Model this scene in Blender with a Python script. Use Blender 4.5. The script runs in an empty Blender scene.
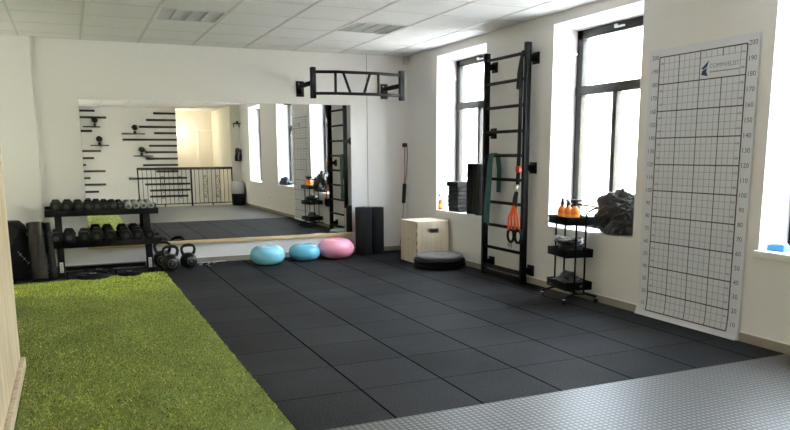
import bpy, bmesh, math, random
import numpy as np
from mathutils import Vector, Matrix, Euler, noise
random.seed(7); rng = np.random.default_rng(7)
PI = math.pi
S = bpy.context.scene
C = S.collection

# ------------------------------------------------------------------ materials
def srgb(r, g, b):
    f = lambda c: (c/255/12.92) if c <= 10.31 else ((c/255+.055)/1.055)**2.4
    return (f(r), f(g), f(b), 1)
MATS = {}
def mat(name, col, rough=.5, metal=0., spec=.5, var=0., vscale=20., bump=0., bscale=60., coat=0., sheen=0.):
    if name in MATS: return MATS[name]
    m = bpy.data.materials.new(name); m.use_nodes = True
    nt = m.node_tree; p = nt.nodes['Principled BSDF']
    p.inputs['Base Color'].default_value = col
    p.inputs['Roughness'].default_value = rough; p.inputs['Metallic'].default_value = metal
    p.inputs['Specular IOR Level'].default_value = spec
    p.inputs['Coat Weight'].default_value = coat
    p.inputs['Sheen Weight'].default_value = sheen
    tc = nt.nodes.new('ShaderNodeTexCoord')
    if var:
        n = nt.nodes.new('ShaderNodeTexNoise'); n.inputs['Scale'].default_value = vscale; n.inputs['Detail'].default_value = 4
        nt.links.new(tc.outputs['Object'], n.inputs['Vector'])
        mx = nt.nodes.new('ShaderNodeMixRGB'); mx.blend_type = 'MIX'
        mx.inputs[1].default_value = tuple(c*(1-var) for c in col[:3])+(1,)
        mx.inputs[2].default_value = tuple(min(1, c*(1+var)) for c in col[:3])+(1,)
        nt.links.new(n.outputs['Fac'], mx.inputs[0]); nt.links.new(mx.outputs[0], p.inputs['Base Color'])
    if bump:
        n2 = nt.nodes.new('ShaderNodeTexNoise'); n2.inputs['Scale'].default_value = bscale; n2.inputs['Detail'].default_value = 3
        nt.links.new(tc.outputs['Object'], n2.inputs['Vector'])
        b = nt.nodes.new('ShaderNodeBump'); b.inputs['Strength'].default_value = bump; b.inputs['Distance'].default_value = .01
        nt.links.new(n2.outputs['Fac'], b.inputs['Height']); nt.links.new(b.outputs[0], p.inputs['Normal'])
    MATS[name] = m
    return m

WALL = mat('wall_paint', (.83,.805,.805,1), .9, spec=.2, bump=.06, bscale=90)
CEIL = mat('ceiling_tile', (.82,.785,.775,1), .95, spec=.1, var=.03, vscale=120, bump=.1, bscale=250)
TBAR = mat('ceiling_bar', (.62,.61,.57,1), .5)
DARKGAP = mat('dark_gap', (.05,.05,.05,1), .9)
REVEAL = mat('reveal_paint', (.88,.87,.84,1), .8, spec=.2)
FRAME = mat('window_brown_metal', (.016,.013,.012,1), .4, spec=.3)
WHITEPL = mat('white_plastic', (.8,.8,.78,1), .4)
BLACKM = mat('black_metal', (.006,.006,.0065,1), .55, spec=.16)
BLACKP = mat('black_plastic', (.008,.008,.0085,1), .45, spec=.3)
RUBBER = mat('black_rubber', (.0055,.0055,.006,1), .6, spec=.25, var=.25, vscale=40)
FOAM = mat('black_foam', (.012,.012,.0135,1), .8, spec=.2, var=.2, vscale=120, bump=.15, bscale=200)
IRON = mat('cast_iron', (.009,.009,.0095,1), .38, spec=.4, bump=.12, bscale=150)
CHROME = mat('chrome', (.75,.75,.75,1), .18, metal=1)
GREYDB = mat('grey_neoprene', (.33,.33,.315,1), .55)
SILVER = mat('number_silver', (.14,.14,.14,1), .4)
BASEB = mat('skirting_stone', (.30,.265,.215,1), .6, var=.15, vscale=8)
SLATM = mat('dark_wood', (.03,.024,.02,1), .5)
ORANGE = mat('orange_plastic', srgb(236,120,40), .35)
AMBER = mat('orange_liquid', srgb(205,95,35), .3)
ORANGEF = mat('orange_webbing', srgb(232,100,48), .7)
REDF = mat('red_rubber', srgb(170,50,45), .5)
GREENF = mat('dark_green_latex', srgb(36,84,80), .55)
BLUEB = mat('blue_ball', srgb(138,212,238), .2, coat=.3)
BLUEB2 = mat('blue_ball_deep', srgb(118,198,228), .2, coat=.3)
PINKB = mat('pink_ball', srgb(255,168,194), .2, coat=.3)
CANVAS = mat('grey_black_nylon', (.007,.007,.008,1), .65, spec=.2, bump=.2, bscale=120)
MATROLL = mat('dark_brown_mat', (.026,.022,.019,1), .75, spec=.25, bump=.2, bscale=90)
BAGPL = mat('dark_grey_fabric', (.040,.040,.041,1), .55, spec=.3)
PAPER = mat('chart_paper', (.74,.75,.82,1), .5)
INK = mat('chart_ink', (.05,.05,.06,1), .6)
INKL = mat('chart_ink_light', (.33,.33,.36,1), .6)
LOGOB = mat('logo_blue', srgb(34,58,110), .6)
LOGOG = mat('logo_grey', srgb(110,118,132), .6)
LABELW = mat('label_white', (.75,.75,.74,1), .5)
DISCG = mat('grey_disc', (.21,.21,.22,1), .5, bump=.1, bscale=120)
BEIGE = mat('beige_plastic', srgb(222,206,190), .5)
ALU = mat('louvre_aluminium', (.85,.85,.84,1), .3, metal=1)
TUBE = mat('tube_white', (.85,.85,.83,1), .4)
CREAM = mat('cream_paint', (.84,.80,.70,1), .8, spec=.2)
FACADE = mat('facade_render', (.62,.57,.43,1), .9, var=.06, vscale=1.5)
GROUND = mat('street', (.52,.52,.52,1), .9, var=.1)
BLUEBOX = mat('blue_box', srgb(60,140,200), .4)
NAVY = mat('navy_cloth', srgb(38,42,58), .7)
LINER = mat('bin_liner', (.42,.43,.42,1), .35)
PLANT = mat('plant_leaf', (.018,.025,.012,1), .6)
POT = mat('dark_pot', (.03,.028,.026,1), .5)
GROOVE = mat('joint_groove', (.16,.155,.15,1), .8)

def nodes(name):
    m = bpy.data.materials.new(name); m.use_nodes = True
    return m, m.node_tree, m.node_tree.nodes['Principled BSDF']
def mnode(nt, op, a, b=None):
    n = nt.nodes.new('ShaderNodeMath'); n.operation = op
    for i, v in enumerate((a, b)):
        if v is None: continue
        if isinstance(v, (int, float)): n.inputs[i].default_value = v
        else: nt.links.new(v, n.inputs[i])
    return n.outputs[0]
# rubber tiles, half a metre square
def tile_mat():
    m, nt, p = nodes('rubber_tiles')
    tc = nt.nodes.new('ShaderNodeTexCoord'); sx = nt.nodes.new('ShaderNodeSeparateXYZ'); nt.links.new(tc.outputs['Object'], sx.inputs[0])
    def line(o, off, w):
        f = mnode(nt, 'FRACT', mnode(nt, 'MULTIPLY', mnode(nt, 'ADD', o, off), 2.0))
        d = mnode(nt, 'ABSOLUTE', mnode(nt, 'SUBTRACT', f, .5))
        return mnode(nt, 'GREATER_THAN', d, .5-w)
    lx = line(sx.outputs[0], 10.275, .013); ly = line(sx.outputs[1], 10.335, .006)
    seam = mnode(nt, 'MAXIMUM', lx, ly)
    n = nt.nodes.new('ShaderNodeTexNoise'); n.inputs['Scale'].default_value = 95; n.inputs['Detail'].default_value = 2; nt.links.new(tc.outputs['Object'], n.inputs['Vector'])
    n3 = nt.nodes.new('ShaderNodeTexNoise'); n3.inputs['Scale'].default_value = 1.3; n3.inputs['Detail'].default_value = 3; nt.links.new(tc.outputs['Object'], n3.inputs['Vector'])
    cm = nt.nodes.new('ShaderNodeCombineXYZ')
    nt.links.new(mnode(nt, 'FLOOR', mnode(nt, 'MULTIPLY', mnode(nt, 'ADD', sx.outputs[0], 10.275), 2.)), cm.inputs[0]); nt.links.new(mnode(nt, 'FLOOR', mnode(nt, 'MULTIPLY', mnode(nt, 'ADD', sx.outputs[1], 10.335), 2.)), cm.inputs[1])
    wn = nt.nodes.new('ShaderNodeTexWhiteNoise'); nt.links.new(cm.outputs[0], wn.inputs['Vector'])
    ad = mnode(nt, 'ADD', mnode(nt, 'ADD', mnode(nt, 'MULTIPLY', n.outputs['Fac'], .62), mnode(nt, 'MULTIPLY', n3.outputs['Fac'], .30)), mnode(nt, 'MULTIPLY', wn.outputs['Value'], .09))
    r = nt.nodes.new('ShaderNodeValToRGB'); r.color_ramp.elements[0].position = .38; r.color_ramp.elements[1].position = .68
    r.color_ramp.elements[0].color = (.007,.007,.008,1); r.color_ramp.elements[1].color = (.038,.038,.0415,1)
    nt.links.new(ad, r.inputs[0])
    mx = nt.nodes.new('ShaderNodeMixRGB'); nt.links.new(seam, mx.inputs[0]); nt.links.new(r.outputs[0], mx.inputs[1]); mx.inputs[2].default_value = (.005,.005,.005,1)
    nt.links.new(mx.outputs[0], p.inputs['Base Color'])
    p.inputs['Roughness'].default_value = .65; nt.links.new(mnode(nt, 'MULTIPLY', mnode(nt, 'SUBTRACT', 1., seam), .06), p.inputs['Specular IOR Level'])
    b = nt.nodes.new('ShaderNodeBump'); b.inputs['Strength'].default_value = .5; b.inputs['Distance'].default_value = .004
    h = mnode(nt, 'SUBTRACT', n.outputs['Fac'], mnode(nt, 'MULTIPLY', seam, 2.0))
    nt.links.new(h, b.inputs['Height']); nt.links.new(b.outputs[0], p.inputs['Normal'])
    return m
TILES = tile_mat()
def stud_mat():
    m, nt, p = nodes('studded_mat')
    tc = nt.nodes.new('ShaderNodeTexCoord'); sx = nt.nodes.new('ShaderNodeSeparateXYZ'); nt.links.new(tc.outputs['Object'], sx.inputs[0])
    k = 2*PI/.062
    u = mnode(nt, 'SINE', mnode(nt, 'MULTIPLY', mnode(nt, 'ADD', sx.outputs[0], sx.outputs[1]), k*.7071*1.4))
    v = mnode(nt, 'SINE', mnode(nt, 'MULTIPLY', mnode(nt, 'SUBTRACT', sx.outputs[0], sx.outputs[1]), k*.7071*1.4))
    h = mnode(nt, 'MINIMUM', mnode(nt, 'MAXIMUM', mnode(nt, 'MULTIPLY', u, v), 0.), .5)
    f = mnode(nt, 'FRACT', mnode(nt, 'MULTIPLY', mnode(nt, 'ADD', sx.outputs[0], 10.35), 1/.62))
    seam = mnode(nt, 'LESS_THAN', f, .012)
    mx = nt.nodes.new('ShaderNodeMixRGB'); nt.links.new(mnode(nt, 'MULTIPLY', h, 2.), mx.inputs[0]); mx.inputs[1].default_value = (.03,.0295,.029,1); mx.inputs[2].default_value = (.145,.143,.14,1)
    mx2 = nt.nodes.new('ShaderNodeMixRGB'); nt.links.new(seam, mx2.inputs[0]); nt.links.new(mx.outputs[0], mx2.inputs[1]); mx2.inputs[2].default_value = (.06,.06,.06,1)
    nt.links.new(mx2.outputs[0], p.inputs['Base Color'])
    p.inputs['Roughness'].default_value = .42; p.inputs['Specular IOR Level'].default_value = .5
    b = nt.nodes.new('ShaderNodeBump'); b.inputs['Strength'].default_value = .5; b.inputs['Distance'].default_value = .006
    nt.links.new(mnode(nt, 'SUBTRACT', h, seam), b.inputs['Height']); nt.links.new(b.outputs[0], p.inputs['Normal'])
    return m
STUDS = stud_mat()
def wood_mat(name, c1, c2, scale, axis):
    m, nt, p = nodes(name)
    tc = nt.nodes.new('ShaderNodeTexCoord'); mp = nt.nodes.new('ShaderNodeMapping'); nt.links.new(tc.outputs['Object'], mp.inputs[0])
    s = [scale]*3; s[axis] = scale*.06; mp.inputs['Scale'].default_value = s
    n = nt.nodes.new('ShaderNodeTexNoise'); n.inputs['Scale'].default_value = 1; n.inputs['Detail'].default_value = 5; n.inputs['Distortion'].default_value = .6
    nt.links.new(mp.outputs[0], n.inputs['Vector'])
    r = nt.nodes.new('ShaderNodeValToRGB'); r.color_ramp.elements[0].position = .32; r.color_ramp.elements[1].position = .7
    r.color_ramp.elements[0].color = c1; r.color_ramp.elements[1].color = c2
    nt.links.new(n.outputs['Fac'], r.inputs[0]); nt.links.new(r.outputs[0], p.inputs['Base Color'])
    p.inputs['Roughness'].default_value = .55
    return m
LAMINATE = wood_mat('pale_laminate', srgb(186,166,142), srgb(226,212,194), 26, 2)
PLY = wood_mat('birch_plywood', srgb(212,198,172), srgb(232,220,198), 16, 2)
BATTEN = wood_mat('pine_batten', srgb(196,170,124), srgb(224,202,160), 20, 0)
def mirror_mat():
    m, nt, p = nodes('mirror_silver')
    p.inputs['Base Color'].default_value = (.86,.87,.84,1); p.inputs['Metallic'].default_value = 1; p.inputs['Roughness'].default_value = 0.
    return m
MIRROR = mirror_mat()
def glass_mat():
    m = bpy.data.materials.new('window_glass'); m.use_nodes = True; nt = m.node_tree; nt.nodes.clear()
    o = nt.nodes.new('ShaderNodeOutputMaterial'); t = nt.nodes.new('ShaderNodeBsdfTransparent'); g = nt.nodes.new('ShaderNodeBsdfGlossy')
    t.inputs[0].default_value = (.96,.98,.97,1); g.inputs['Roughness'].default_value = .02
    mx = nt.nodes.new('ShaderNodeMixShader'); mx.inputs[0].default_value = .06
    nt.links.new(t.outputs[0], mx.inputs[1]); nt.links.new(g.outputs[0], mx.inputs[2]); nt.links.new(mx.outputs[0], o.inputs[0])
    return m
GLASS = glass_mat()
def turf_mat():
    m, nt, p = nodes('turf_blades')
    a = nt.nodes.new('ShaderNodeAttribute'); a.attribute_name = 'Col'
    nt.links.new(a.outputs['Color'], p.inputs['Base Color']); p.inputs['Roughness'].default_value = .6; p.inputs['Specular IOR Level'].default_value = .3
    return m
TURFB = turf_mat()
TURFBASE = mat('turf_backing', (.15,.20,.045,1), .9)
def emit_mat(name, col, st):
    m = bpy.data.materials.new(name); m.use_nodes = True; p = m.node_tree.nodes['Principled BSDF']
    p.inputs['Base Color'].default_value = (.8,.8,.8,1); p.inputs['Emission Color'].default_value = col; p.inputs['Emission Strength'].default_value = st
    return m
LAMPGLOW = emit_mat('lamp_diffuser', (1,.88,.64,1), 2)

# ------------------------------------------------------------------ mesh builder
class MB:
    def __init__(s): s.bm = bmesh.new()
    def _join(s, b, M=None):
        if M is not None: bmesh.ops.transform(b, matrix=M, verts=b.verts)
        me = bpy.data.meshes.new('t'); b.to_mesh(me); b.free(); s.bm.from_mesh(me); bpy.data.meshes.remove(me); return s
    def box(s, x0, x1, y0, y1, z0, z1, bev=0, M=None, seg=2):
        b = bmesh.new(); bmesh.ops.create_cube(b, size=1)
        for v in b.verts: v.co = Vector(((x0+x1)/2+v.co.x*(x1-x0), (y0+y1)/2+v.co.y*(y1-y0), (z0+z1)/2+v.co.z*(z1-z0)))
        if bev: bmesh.ops.bevel(b, geom=b.edges[:], offset=bev, segments=seg, affect='EDGES', profile=.5)
        return s._join(b, M)
    def cyl(s, p0, p1, r, r2=None, seg=20, bev=0):
        p0, p1 = Vector(p0), Vector(p1); d = p1-p0
        b = bmesh.new(); bmesh.ops.create_cone(b, cap_ends=True, segments=seg, radius1=r, radius2=r if r2 is None else r2, depth=d.length)
        if bev:
            es = [e for e in b.edges if abs(e.verts[0].co.z-e.verts[1].co.z) < 1e-6]
            bmesh.ops.bevel(b, geom=es, offset=bev, segments=2, affect='EDGES', profile=.5)
        return s._join(b, Matrix.Translation((p0+p1)/2) @ d.to_track_quat('Z','Y').to_matrix().to_4x4())
    def sph(s, c, r, sc=(1,1,1), u=16, v=10):
        b = bmesh.new(); bmesh.ops.create_uvsphere(b, u_segments=u, v_segments=v, radius=r)
        return s._join(b, Matrix.Translation(c) @ Matrix.Diagonal((*sc,1)))
    def lathe(s, prof, c=(0,0,0), seg=40, M=None):
        b = bmesh.new(); rings = []
        for r, z in prof:
            if r < 1e-5: rings.append([b.verts.new((0,0,z))])
            else: rings.append([b.verts.new((r*math.cos(2*PI*i/seg), r*math.sin(2*PI*i/seg), z)) for i in range(seg)])
        for A, B in zip(rings, rings[1:]):
            for i in range(seg):
                j = (i+1) % seg
                if len(A) == 1 and len(B) == 1: continue
                if len(A) == 1: b.faces.new((A[0], B[j], B[i]))
                elif len(B) == 1: b.faces.new((A[i], A[j], B[0]))
                else: b.faces.new((A[i], A[j], B[j], B[i]))
        bmesh.ops.recalc_face_normals(b, faces=b.faces)
        return s._join(b, (Matrix.Translation(c) if M is None else Matrix.Translation(c) @ M))
    def tube(s, pts, r, seg=8, closed=False):
        pts = [Vector(p) for p in pts]; n = len(pts); b = bmesh.new(); rings = []
        up = None
        for i, p in enumerate(pts):
            if closed: t = (pts[(i+1) % n]-pts[i-1])
            else: t = pts[min(i+1, n-1)]-pts[max(i-1, 0)]
            t.normalize()
            if up is None: up = t.orthogonal().normalized()
            up = (up - t*up.dot(t));
            up = up.normalized() if up.length > 1e-6 else t.orthogonal().normalized()
            w = t.cross(up); rr = r[i] if isinstance(r, (list, tuple)) else r
            rings.append([b.verts.new(p+up*rr*math.cos(2*PI*k/seg)+w*rr*math.sin(2*PI*k/seg)) for k in range(seg)])
        prs = list(zip(rings, rings[1:])) + ([(rings[-1], rings[0])] if closed else [])
        for A, B in prs:
            for k in range(seg): b.faces.new((A[k], A[(k+1) % seg], B[(k+1) % seg], B[k]))
        if not closed: b.faces.new(rings[0][::-1]); b.faces.new(rings[-1])
        bmesh.ops.recalc_face_normals(b, faces=b.faces)
        return s._join(b)
    def prism(s, poly, h0, h1, M=None, bev=0):
        b = bmesh.new(); A = [b.verts.new((x, y, h0)) for x, y in poly]; B = [b.verts.new((x, y, h1)) for x, y in poly]; n = len(poly)
        b.faces.new(A[::-1]); b.faces.new(B)
        for i in range(n): b.faces.new((A[i], A[(i+1) % n], B[(i+1) % n], B[i]))
        bmesh.ops.recalc_face_normals(b, faces=b.faces)
        if bev: bmesh.ops.bevel(b, geom=b.edges[:], offset=bev, segments=2, affect='EDGES', profile=.5)
        return s._join(b, M)
    def ribbon(s, pts, wdir, w, th):
        pts = [Vector(p) for p in pts]; wd = Vector(wdir).normalized(); b = bmesh.new(); R = []
        for i, p in enumerate(pts):
            t = (pts[min(i+1, len(pts)-1)]-pts[max(i-1, 0)]).normalized(); nn = t.cross(wd).normalized()
            ww = w[i] if isinstance(w, (list, tuple)) else w
            R.append([b.verts.new(p+wd*a*ww/2+nn*c*th/2) for a, c in ((-1,-1),(1,-1),(1,1),(-1,1))])
        for A, B in zip(R, R[1:]):
            for k in range(4): b.faces.new((A[k], A[(k+1) % 4], B[(k+1) % 4], B[k]))
        b.faces.new(R[0][::-1]); b.faces.new(R[-1])
        bmesh.ops.recalc_face_normals(b, faces=b.faces)
        return s._join(b)
    def quad(s, *co):
        s.bm.faces.new([s.bm.verts.new(c) for c in co]); return s
    def text(s, body, size, M, align='CENTER'):
        cu = bpy.data.curves.new('t', 'FONT'); cu.body = body; cu.size = size; cu.align_x = align; cu.align_y = 'CENTER'; cu.resolution_u = 2
        o = bpy.data.objects.new('t', cu); me = bpy.data.meshes.new_from_object(o); me.transform(M); s.bm.from_mesh(me)
        bpy.data.meshes.remove(me); bpy.data.objects.remove(o); bpy.data.curves.remove(cu); return s
    def build(s, name, m, parent=None, smooth=35):
        me = bpy.data.meshes.new(name); s.bm.to_mesh(me); s.bm.free(); me.materials.append(m)
        if smooth: me.shade_smooth(); me.set_sharp_from_angle(angle=math.radians(smooth))
        o = bpy.data.objects.new(name, me); C.objects.link(o); o.parent = parent
        return o
def tag(o, label=None, cat=None, group=None, kind=None):
    for k, v in (('label', label), ('category', cat), ('group', group), ('kind', kind)):
        if v: o[k] = v
    return o
def thing(name, label, cat, loc=(0,0,0), rz=0, group=None):
    o = bpy.data.objects.new(name, None); o.empty_display_size = .05; C.objects.link(o); o.location = loc; o.rotation_euler = (0,0,rz)
    return tag(o, label, cat, group)
def struct(name, mb, m, parent=None):
    o = mb.build(name, m, parent)
    if parent is None: o['kind'] = 'structure'
    return o
def dup(root, loc, rz=None, label=None, scale=None):
    r = root.copy(); C.objects.link(r); r.location = loc
    if rz is not None: r.rotation_euler = (0,0,rz)
    if scale is not None: r.scale = (scale,)*3 if isinstance(scale, (int, float)) else scale
    if label: r['label'] = label
    for ch in list(root.children):
        c = ch.copy(); C.objects.link(c); c.parent = r
        for g in list(ch.children):
            d = g.copy(); C.objects.link(d); d.parent = c
    return r
def rot(ax, deg): return Matrix.Rotation(math.radians(deg), 4, ax)
def T(*p): return Matrix.Translation(p)
ORD = ['first','second','third','fourth','fifth','sixth','seventh','eighth','ninth','tenth','eleventh','twelfth']

# ------------------------------------------------------------------ room shell
H = 2.552; FZ = -.02; LX = -4.85; FARY = -12.0
WIN = [(-.843,-2.0), (-3.194,-4.352), (-5.55,-6.76), (-8.24,-9.45)]
SILL, WTOP, WTOPI, FX, WT = .6, 2.458, 2.412, .27, .36
struct('floor', MB().box(LX-1, .4, -13.6, .3, FZ-.1, FZ), mat('screed', (.5,.47,.40,1), .7, var=.05))
w = MB().box(-6.0, WT, 0, .2, FZ, 2.8)
w.box(-6.0, -4.472, -.05, 0.0, FZ, 2.8)
struct('wall_back', w, WALL)
w = MB()
ys = [0.0]+[y for a in WIN for y in a]+[-10.45]
for a, b in zip(ys[0::2], ys[1::2]): w.box(0, WT, b, a, FZ, 2.8)
for a, b in WIN:
    w.box(0, WT, b, a, FZ, SILL)
    w.prism([(0,WTOP),(FX,WTOPI),(WT,WTOPI),(WT,2.8),(0,2.8)], 0, a-b, T(0,a,0) @ Matrix(((1,0,0,0),(0,0,-1,0),(0,1,0,0),(0,0,0,1))))
struct('wall_right', w, WALL)
struct('wall_east', MB().box(-.26, WT, -13.4, -10.45, FZ, 2.8), CREAM)
w = MB().box(-4.68, -1.42, FARY-.15, FARY, FZ, 2.8)
struct('wall_far', w, WALL)
struct('wall_south', MB().box(-1.42, -.26, -13.4, -13.2, FZ, 2.8), CREAM)
struct('wall_low', MB().box(-1.42, -.26, FARY-.15, FARY, FZ, .93), WALL)
struct('wall_inner', MB().box(-1.6, -1.42, -13.4, FARY-.15, FZ, 2.8), CREAM)
# pale laminate-clad partition on the left with its skirting; the room widens behind it
BW = (-9.35, -10.75, .9, 2.2)
w = MB().box(-4.68, -4.531, BW[0], -4.05, FZ, 2.8).box(-4.68, -4.531, -12.0, BW[1], FZ, 2.8).box(-4.68, -4.531, BW[1], BW[0], FZ, BW[2]).box(-4.68, -4.531, BW[1], BW[0], BW[3], 2.8)
struct('wall_left', w, LAMINATE)
f = MB()
for z in (BW[2], BW[3]-.07): f.box(-4.66,-4.60,BW[1],BW[0],z,z+.07,.004)
for y in (BW[1], BW[0]-.07, (BW[0]+BW[1])/2-.035): f.box(-4.66,-4.60,y,y+.07,BW[2],BW[3],.004)
o = struct('window_6', f, FRAME)  # added window, out of view, lets fill light onto the far end
MB().box(-4.635,-4.630,BW[1],BW[0],BW[2],BW[3]).build('pane', GLASS, o)
struct('wall_north', MB().box(-6.0, -4.68, -8.1, -8.0, FZ, 2.8), WALL)
struct('sun_blocker', MB().box(-14, -9.5, -40, 30, -1.2, 8.5), FACADE)  # added block out of view, keeps the sun off the left windows
AW = (-.45, -1.25, 1.0, 2.15)
struct('wall_west', MB().box(-6.0, -5.85, -8.1, AW[1], FZ, 2.8).box(-6.0, -5.85, AW[0], 0, FZ, 2.8).box(-6.0, -5.85, AW[1], AW[0], FZ, AW[2]).box(-6.0, -5.85, AW[1], AW[0], AW[3], 2.8), WALL)
f = MB()
for z in (AW[2], AW[3]-.07): f.box(-5.97,-5.91,AW[1],AW[0],z,z+.07,.004)
for y in (AW[1], AW[0]-.07, (AW[0]+AW[1])/2-.035): f.box(-5.97,-5.91,y,y+.07,AW[2],AW[3],.004)
o = struct('window_5', f, FRAME)  # added window, out of view, brightens the rack end of the room
MB().box(-5.945,-5.940,AW[1],AW[0],AW[2],AW[3]).build('pane', GLASS, o)
struct('baseboard_left', MB().box(-4.531, -4.503, -12.0, -4.05, 0, .068, .004), LAMINATE)
struct('roof_slab', MB().box(-6.0, WT, -8.1, .2, 2.8, 2.95).box(-4.68, WT, -13.4, -8.1, 2.8, 2.95), mat('plenum', (.12,.12,.12,1), .9))
# ceiling tiles with recessed lamps left open
GX = [-.36-.6*i for i in range(0, 9)]; GY = [-.34-.6*i for i in range(0, 22)]
xs = [-.012]+GX+[-5.85]; yc = [0.0]+GY+[-13.2]
LIGHTS = [(-3.36, -1.54), (-1.56, -1.54)]
LIGHTS = [(x, y-2.4*k) for k in range(5) for x, y in LIGHTS]
def is_light(xa, yb): return any(abs(xa-x) < .01 and abs(yb-y) < .01 for x, y in LIGHTS)
w = MB()
for xa, xb in zip(xs, xs[1:]):
    for ya, yb in zip(yc, yc[1:]):
        if is_light(xb, ya) or (xa < -4.5 and ya < -8.1): continue
        w.box(xb, xa, yb, ya, H, H+.015)
struct('ceiling', w, CEIL)
g = MB()
for x in GX: g.box(x-.012, x+.012, -13.2, 0, H-.004, H+.001)
for y in GY: g.box(-5.85 if y > -8 else -4.55, -.012, y-.007, y+.007, H-.002, H+.001)
g.box(-5.85, -.012, -.02, 0, H-.004, H+.001)
struct('trim_1', g, TBAR)
struct('trim_2', MB().box(-.5865, -.5815, -.003, 0, .30, H), GROOVE)
# skirtings
def skirt(name, segs):
    a = MB(); b = MB()
    for (x0,x1,y0,y1) in segs: a.box(x0,x1,y0,y1,0,.062)
    o = struct(name, a, BASEB)
    for (x0,x1,y0,y1) in segs: b.box(x0,x1,y0,y1,.062,.07)
    b.build('baseboard_cap', REVEAL, o)
skirt('baseboard_back', [(-4.47,-.012,-.012,0)])
skirt('baseboard_right', [(-.012,0,-4.46,0),(-.012,0,-10.45,-5.455)])
# windows
for i, (a, b) in enumerate(WIN):
    f = MB(); t = .085; x0, x1 = FX, FX+.06; mid = (a+b)/2+.035
    zt0, zt1 = 1.822, 1.908
    f.box(x0,x1,a-t,a,SILL,WTOPI,.004).box(x0,x1,b,b+t,SILL,WTOPI,.004).box(x0,x1,b,a,WTOPI-.08,WTOPI,.004)
    f.box(x0,x1,b,a,SILL,SILL+.07,.004).box(x0-.006,x1,b,a,zt0,zt1,.004).box(x0,x1,mid-.03,mid+.03,SILL,zt0,.004)
    o = struct('window_%d' % (i+1), f, FRAME)
    for (ya, yb, za, zb) in ((a-t,mid+.03,SILL+.07,zt0),(mid-.03,b+t,SILL+.07,zt0),(a-t,b+t,zt1,WTOPI-.08)):
        MB().box(x0+.026, x0+.032, yb-.005, ya+.005, za-.005, zb+.005).build('pane', GLASS, o)
    h = MB().box(x0-.02, x0, mid-.10, mid+.02, WTOPI-.05, WTOPI-.035, .003).box(x0-.03, x0-.01, mid-.02, mid+.01, WTOPI-.045, WTOPI-.02, .003)
    tag(h.build('window_latch', WHITEPL, o), 'white latch')
    k = MB().cyl((x0-.07,a,2.2),(x0-.07,a-.03,2.2),.012).box(x0-.13,x0-.02,a-.04,a-.025,2.19,2.21,.004)
    tag(k.build('window_stay', WHITEPL, o), 'white stay hook')
    if i >= 2:
        MB().box(-.035, FX, b-.02 if i == 3 else b+.003, a+.015, SILL, SILL+.045, .006).build('window_sill', REVEAL, o)
# door frame out on the stairs
d = MB().box(-.70,-.62,-13.2,-13.17,0,2.0,.005).box(-.30,-.262,-13.2,-13.17,0,2.0,.005).box(-.70,-.262,-13.2,-13.17,1.96,2.04,.005)
dd = struct('door_1', d, REVEAL)
MB().box(-.62,-.30,-13.2,-13.185,0,1.96).build('door_leaf', CREAM, dd)

# ------------------------------------------------------------------ outside
struct('ground', MB().box(.36, 40, -40, 40, -1.3, -1.2).box(-40, -6.0, -40, 40, -1.3, -1.2), GROUND)
bl = thing('building', 'cream rendered house across the street beyond the windows', 'building', (10.5,0,-1.2))
MB().box(0, 8, -32, 34, 0, 6.2).build('wall', FACADE, bl)
MB().box(-.3, 8.3, -32.3, 34.3, 6.2, 6.5).build('roof', BASEB, bl)

# ------------------------------------------------------------------ floors
tag(MB().box(-3.268, -.012, -5.825, -.012, FZ, 0).prism([(-5.85,-.06),(-5.85,-.81),(-3.268,-.475),(-3.268,-.06)], FZ, 0).build('rubber_flooring', TILES), 'black speckled rubber tile flooring beside the green turf', 'flooring')
tag(MB().box(-3.268, -.012, -10.40, -5.825, FZ, 0, 0).build('studded_mat', STUDS), 'grey studded rubber mat in front of the black tiles', 'mat')
# artificial turf : a backing and a pile of leaning blades
def turf_back(x): return -.80+(x+4.85)*(.33/1.582)
tp = [(-5.85,-4.05+.02),(-4.505,-4.03),(-4.505,-8.85),(-3.268,-8.85),(-3.268,turf_back(-3.268)),(-5.85,turf_back(-4.85))]
tf = tag(MB().prism(tp, FZ, -.004).build('artificial_turf', TURFBASE), 'green artificial turf runner from the dumbbell rack along the pale wooden partition', 'turf')
N = 140000
X = rng.uniform(-5.84, -3.27, N); Y = rng.uniform(-8.84, -.47, N)
ok = (Y < -.02-.80+(X+4.85)*(.33/1.582)+.02) & ((X > -4.5) | (Y > -4.02)) & ((Y > -5.6) | (rng.random(N) < .35))
X, Y = X[ok], Y[ok]; n = len(X)
back = 1/(1+np.exp(-(Y+1.62-.10*np.sin(X*5)+.10*(X+4.6))/(.03+.16*np.clip(X+4.6, 0, 2))))     # paler blades at the rack end, fading more softly across the runner
az = rng.normal(-PI/2, .9, n); ln = rng.uniform(.010,.020, n); lean = rng.uniform(.3,1.0, n); wd = rng.uniform(.003,.0055, n)
dx, dy = np.cos(az), np.sin(az); px, py = -dy, dx
v = np.zeros((n,3,3), np.float32)
v[:,0] = np.stack([X-px*wd, Y-py*wd, np.full(n,-.004)],1); v[:,1] = np.stack([X+px*wd, Y+py*wd, np.full(n,-.004)],1)
v[:,2] = np.stack([X+dx*ln*np.sin(lean), Y+dy*ln*np.sin(lean), -.004+ln*np.cos(lean)],1)
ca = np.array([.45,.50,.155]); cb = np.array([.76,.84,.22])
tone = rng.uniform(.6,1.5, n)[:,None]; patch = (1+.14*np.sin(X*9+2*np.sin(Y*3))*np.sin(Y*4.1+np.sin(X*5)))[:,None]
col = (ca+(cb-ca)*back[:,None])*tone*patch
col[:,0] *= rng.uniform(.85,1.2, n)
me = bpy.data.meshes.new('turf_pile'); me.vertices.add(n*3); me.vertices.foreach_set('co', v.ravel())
me.loops.add(n*3); me.loops.foreach_set('vertex_index', np.arange(n*3, dtype=np.int32))
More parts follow.
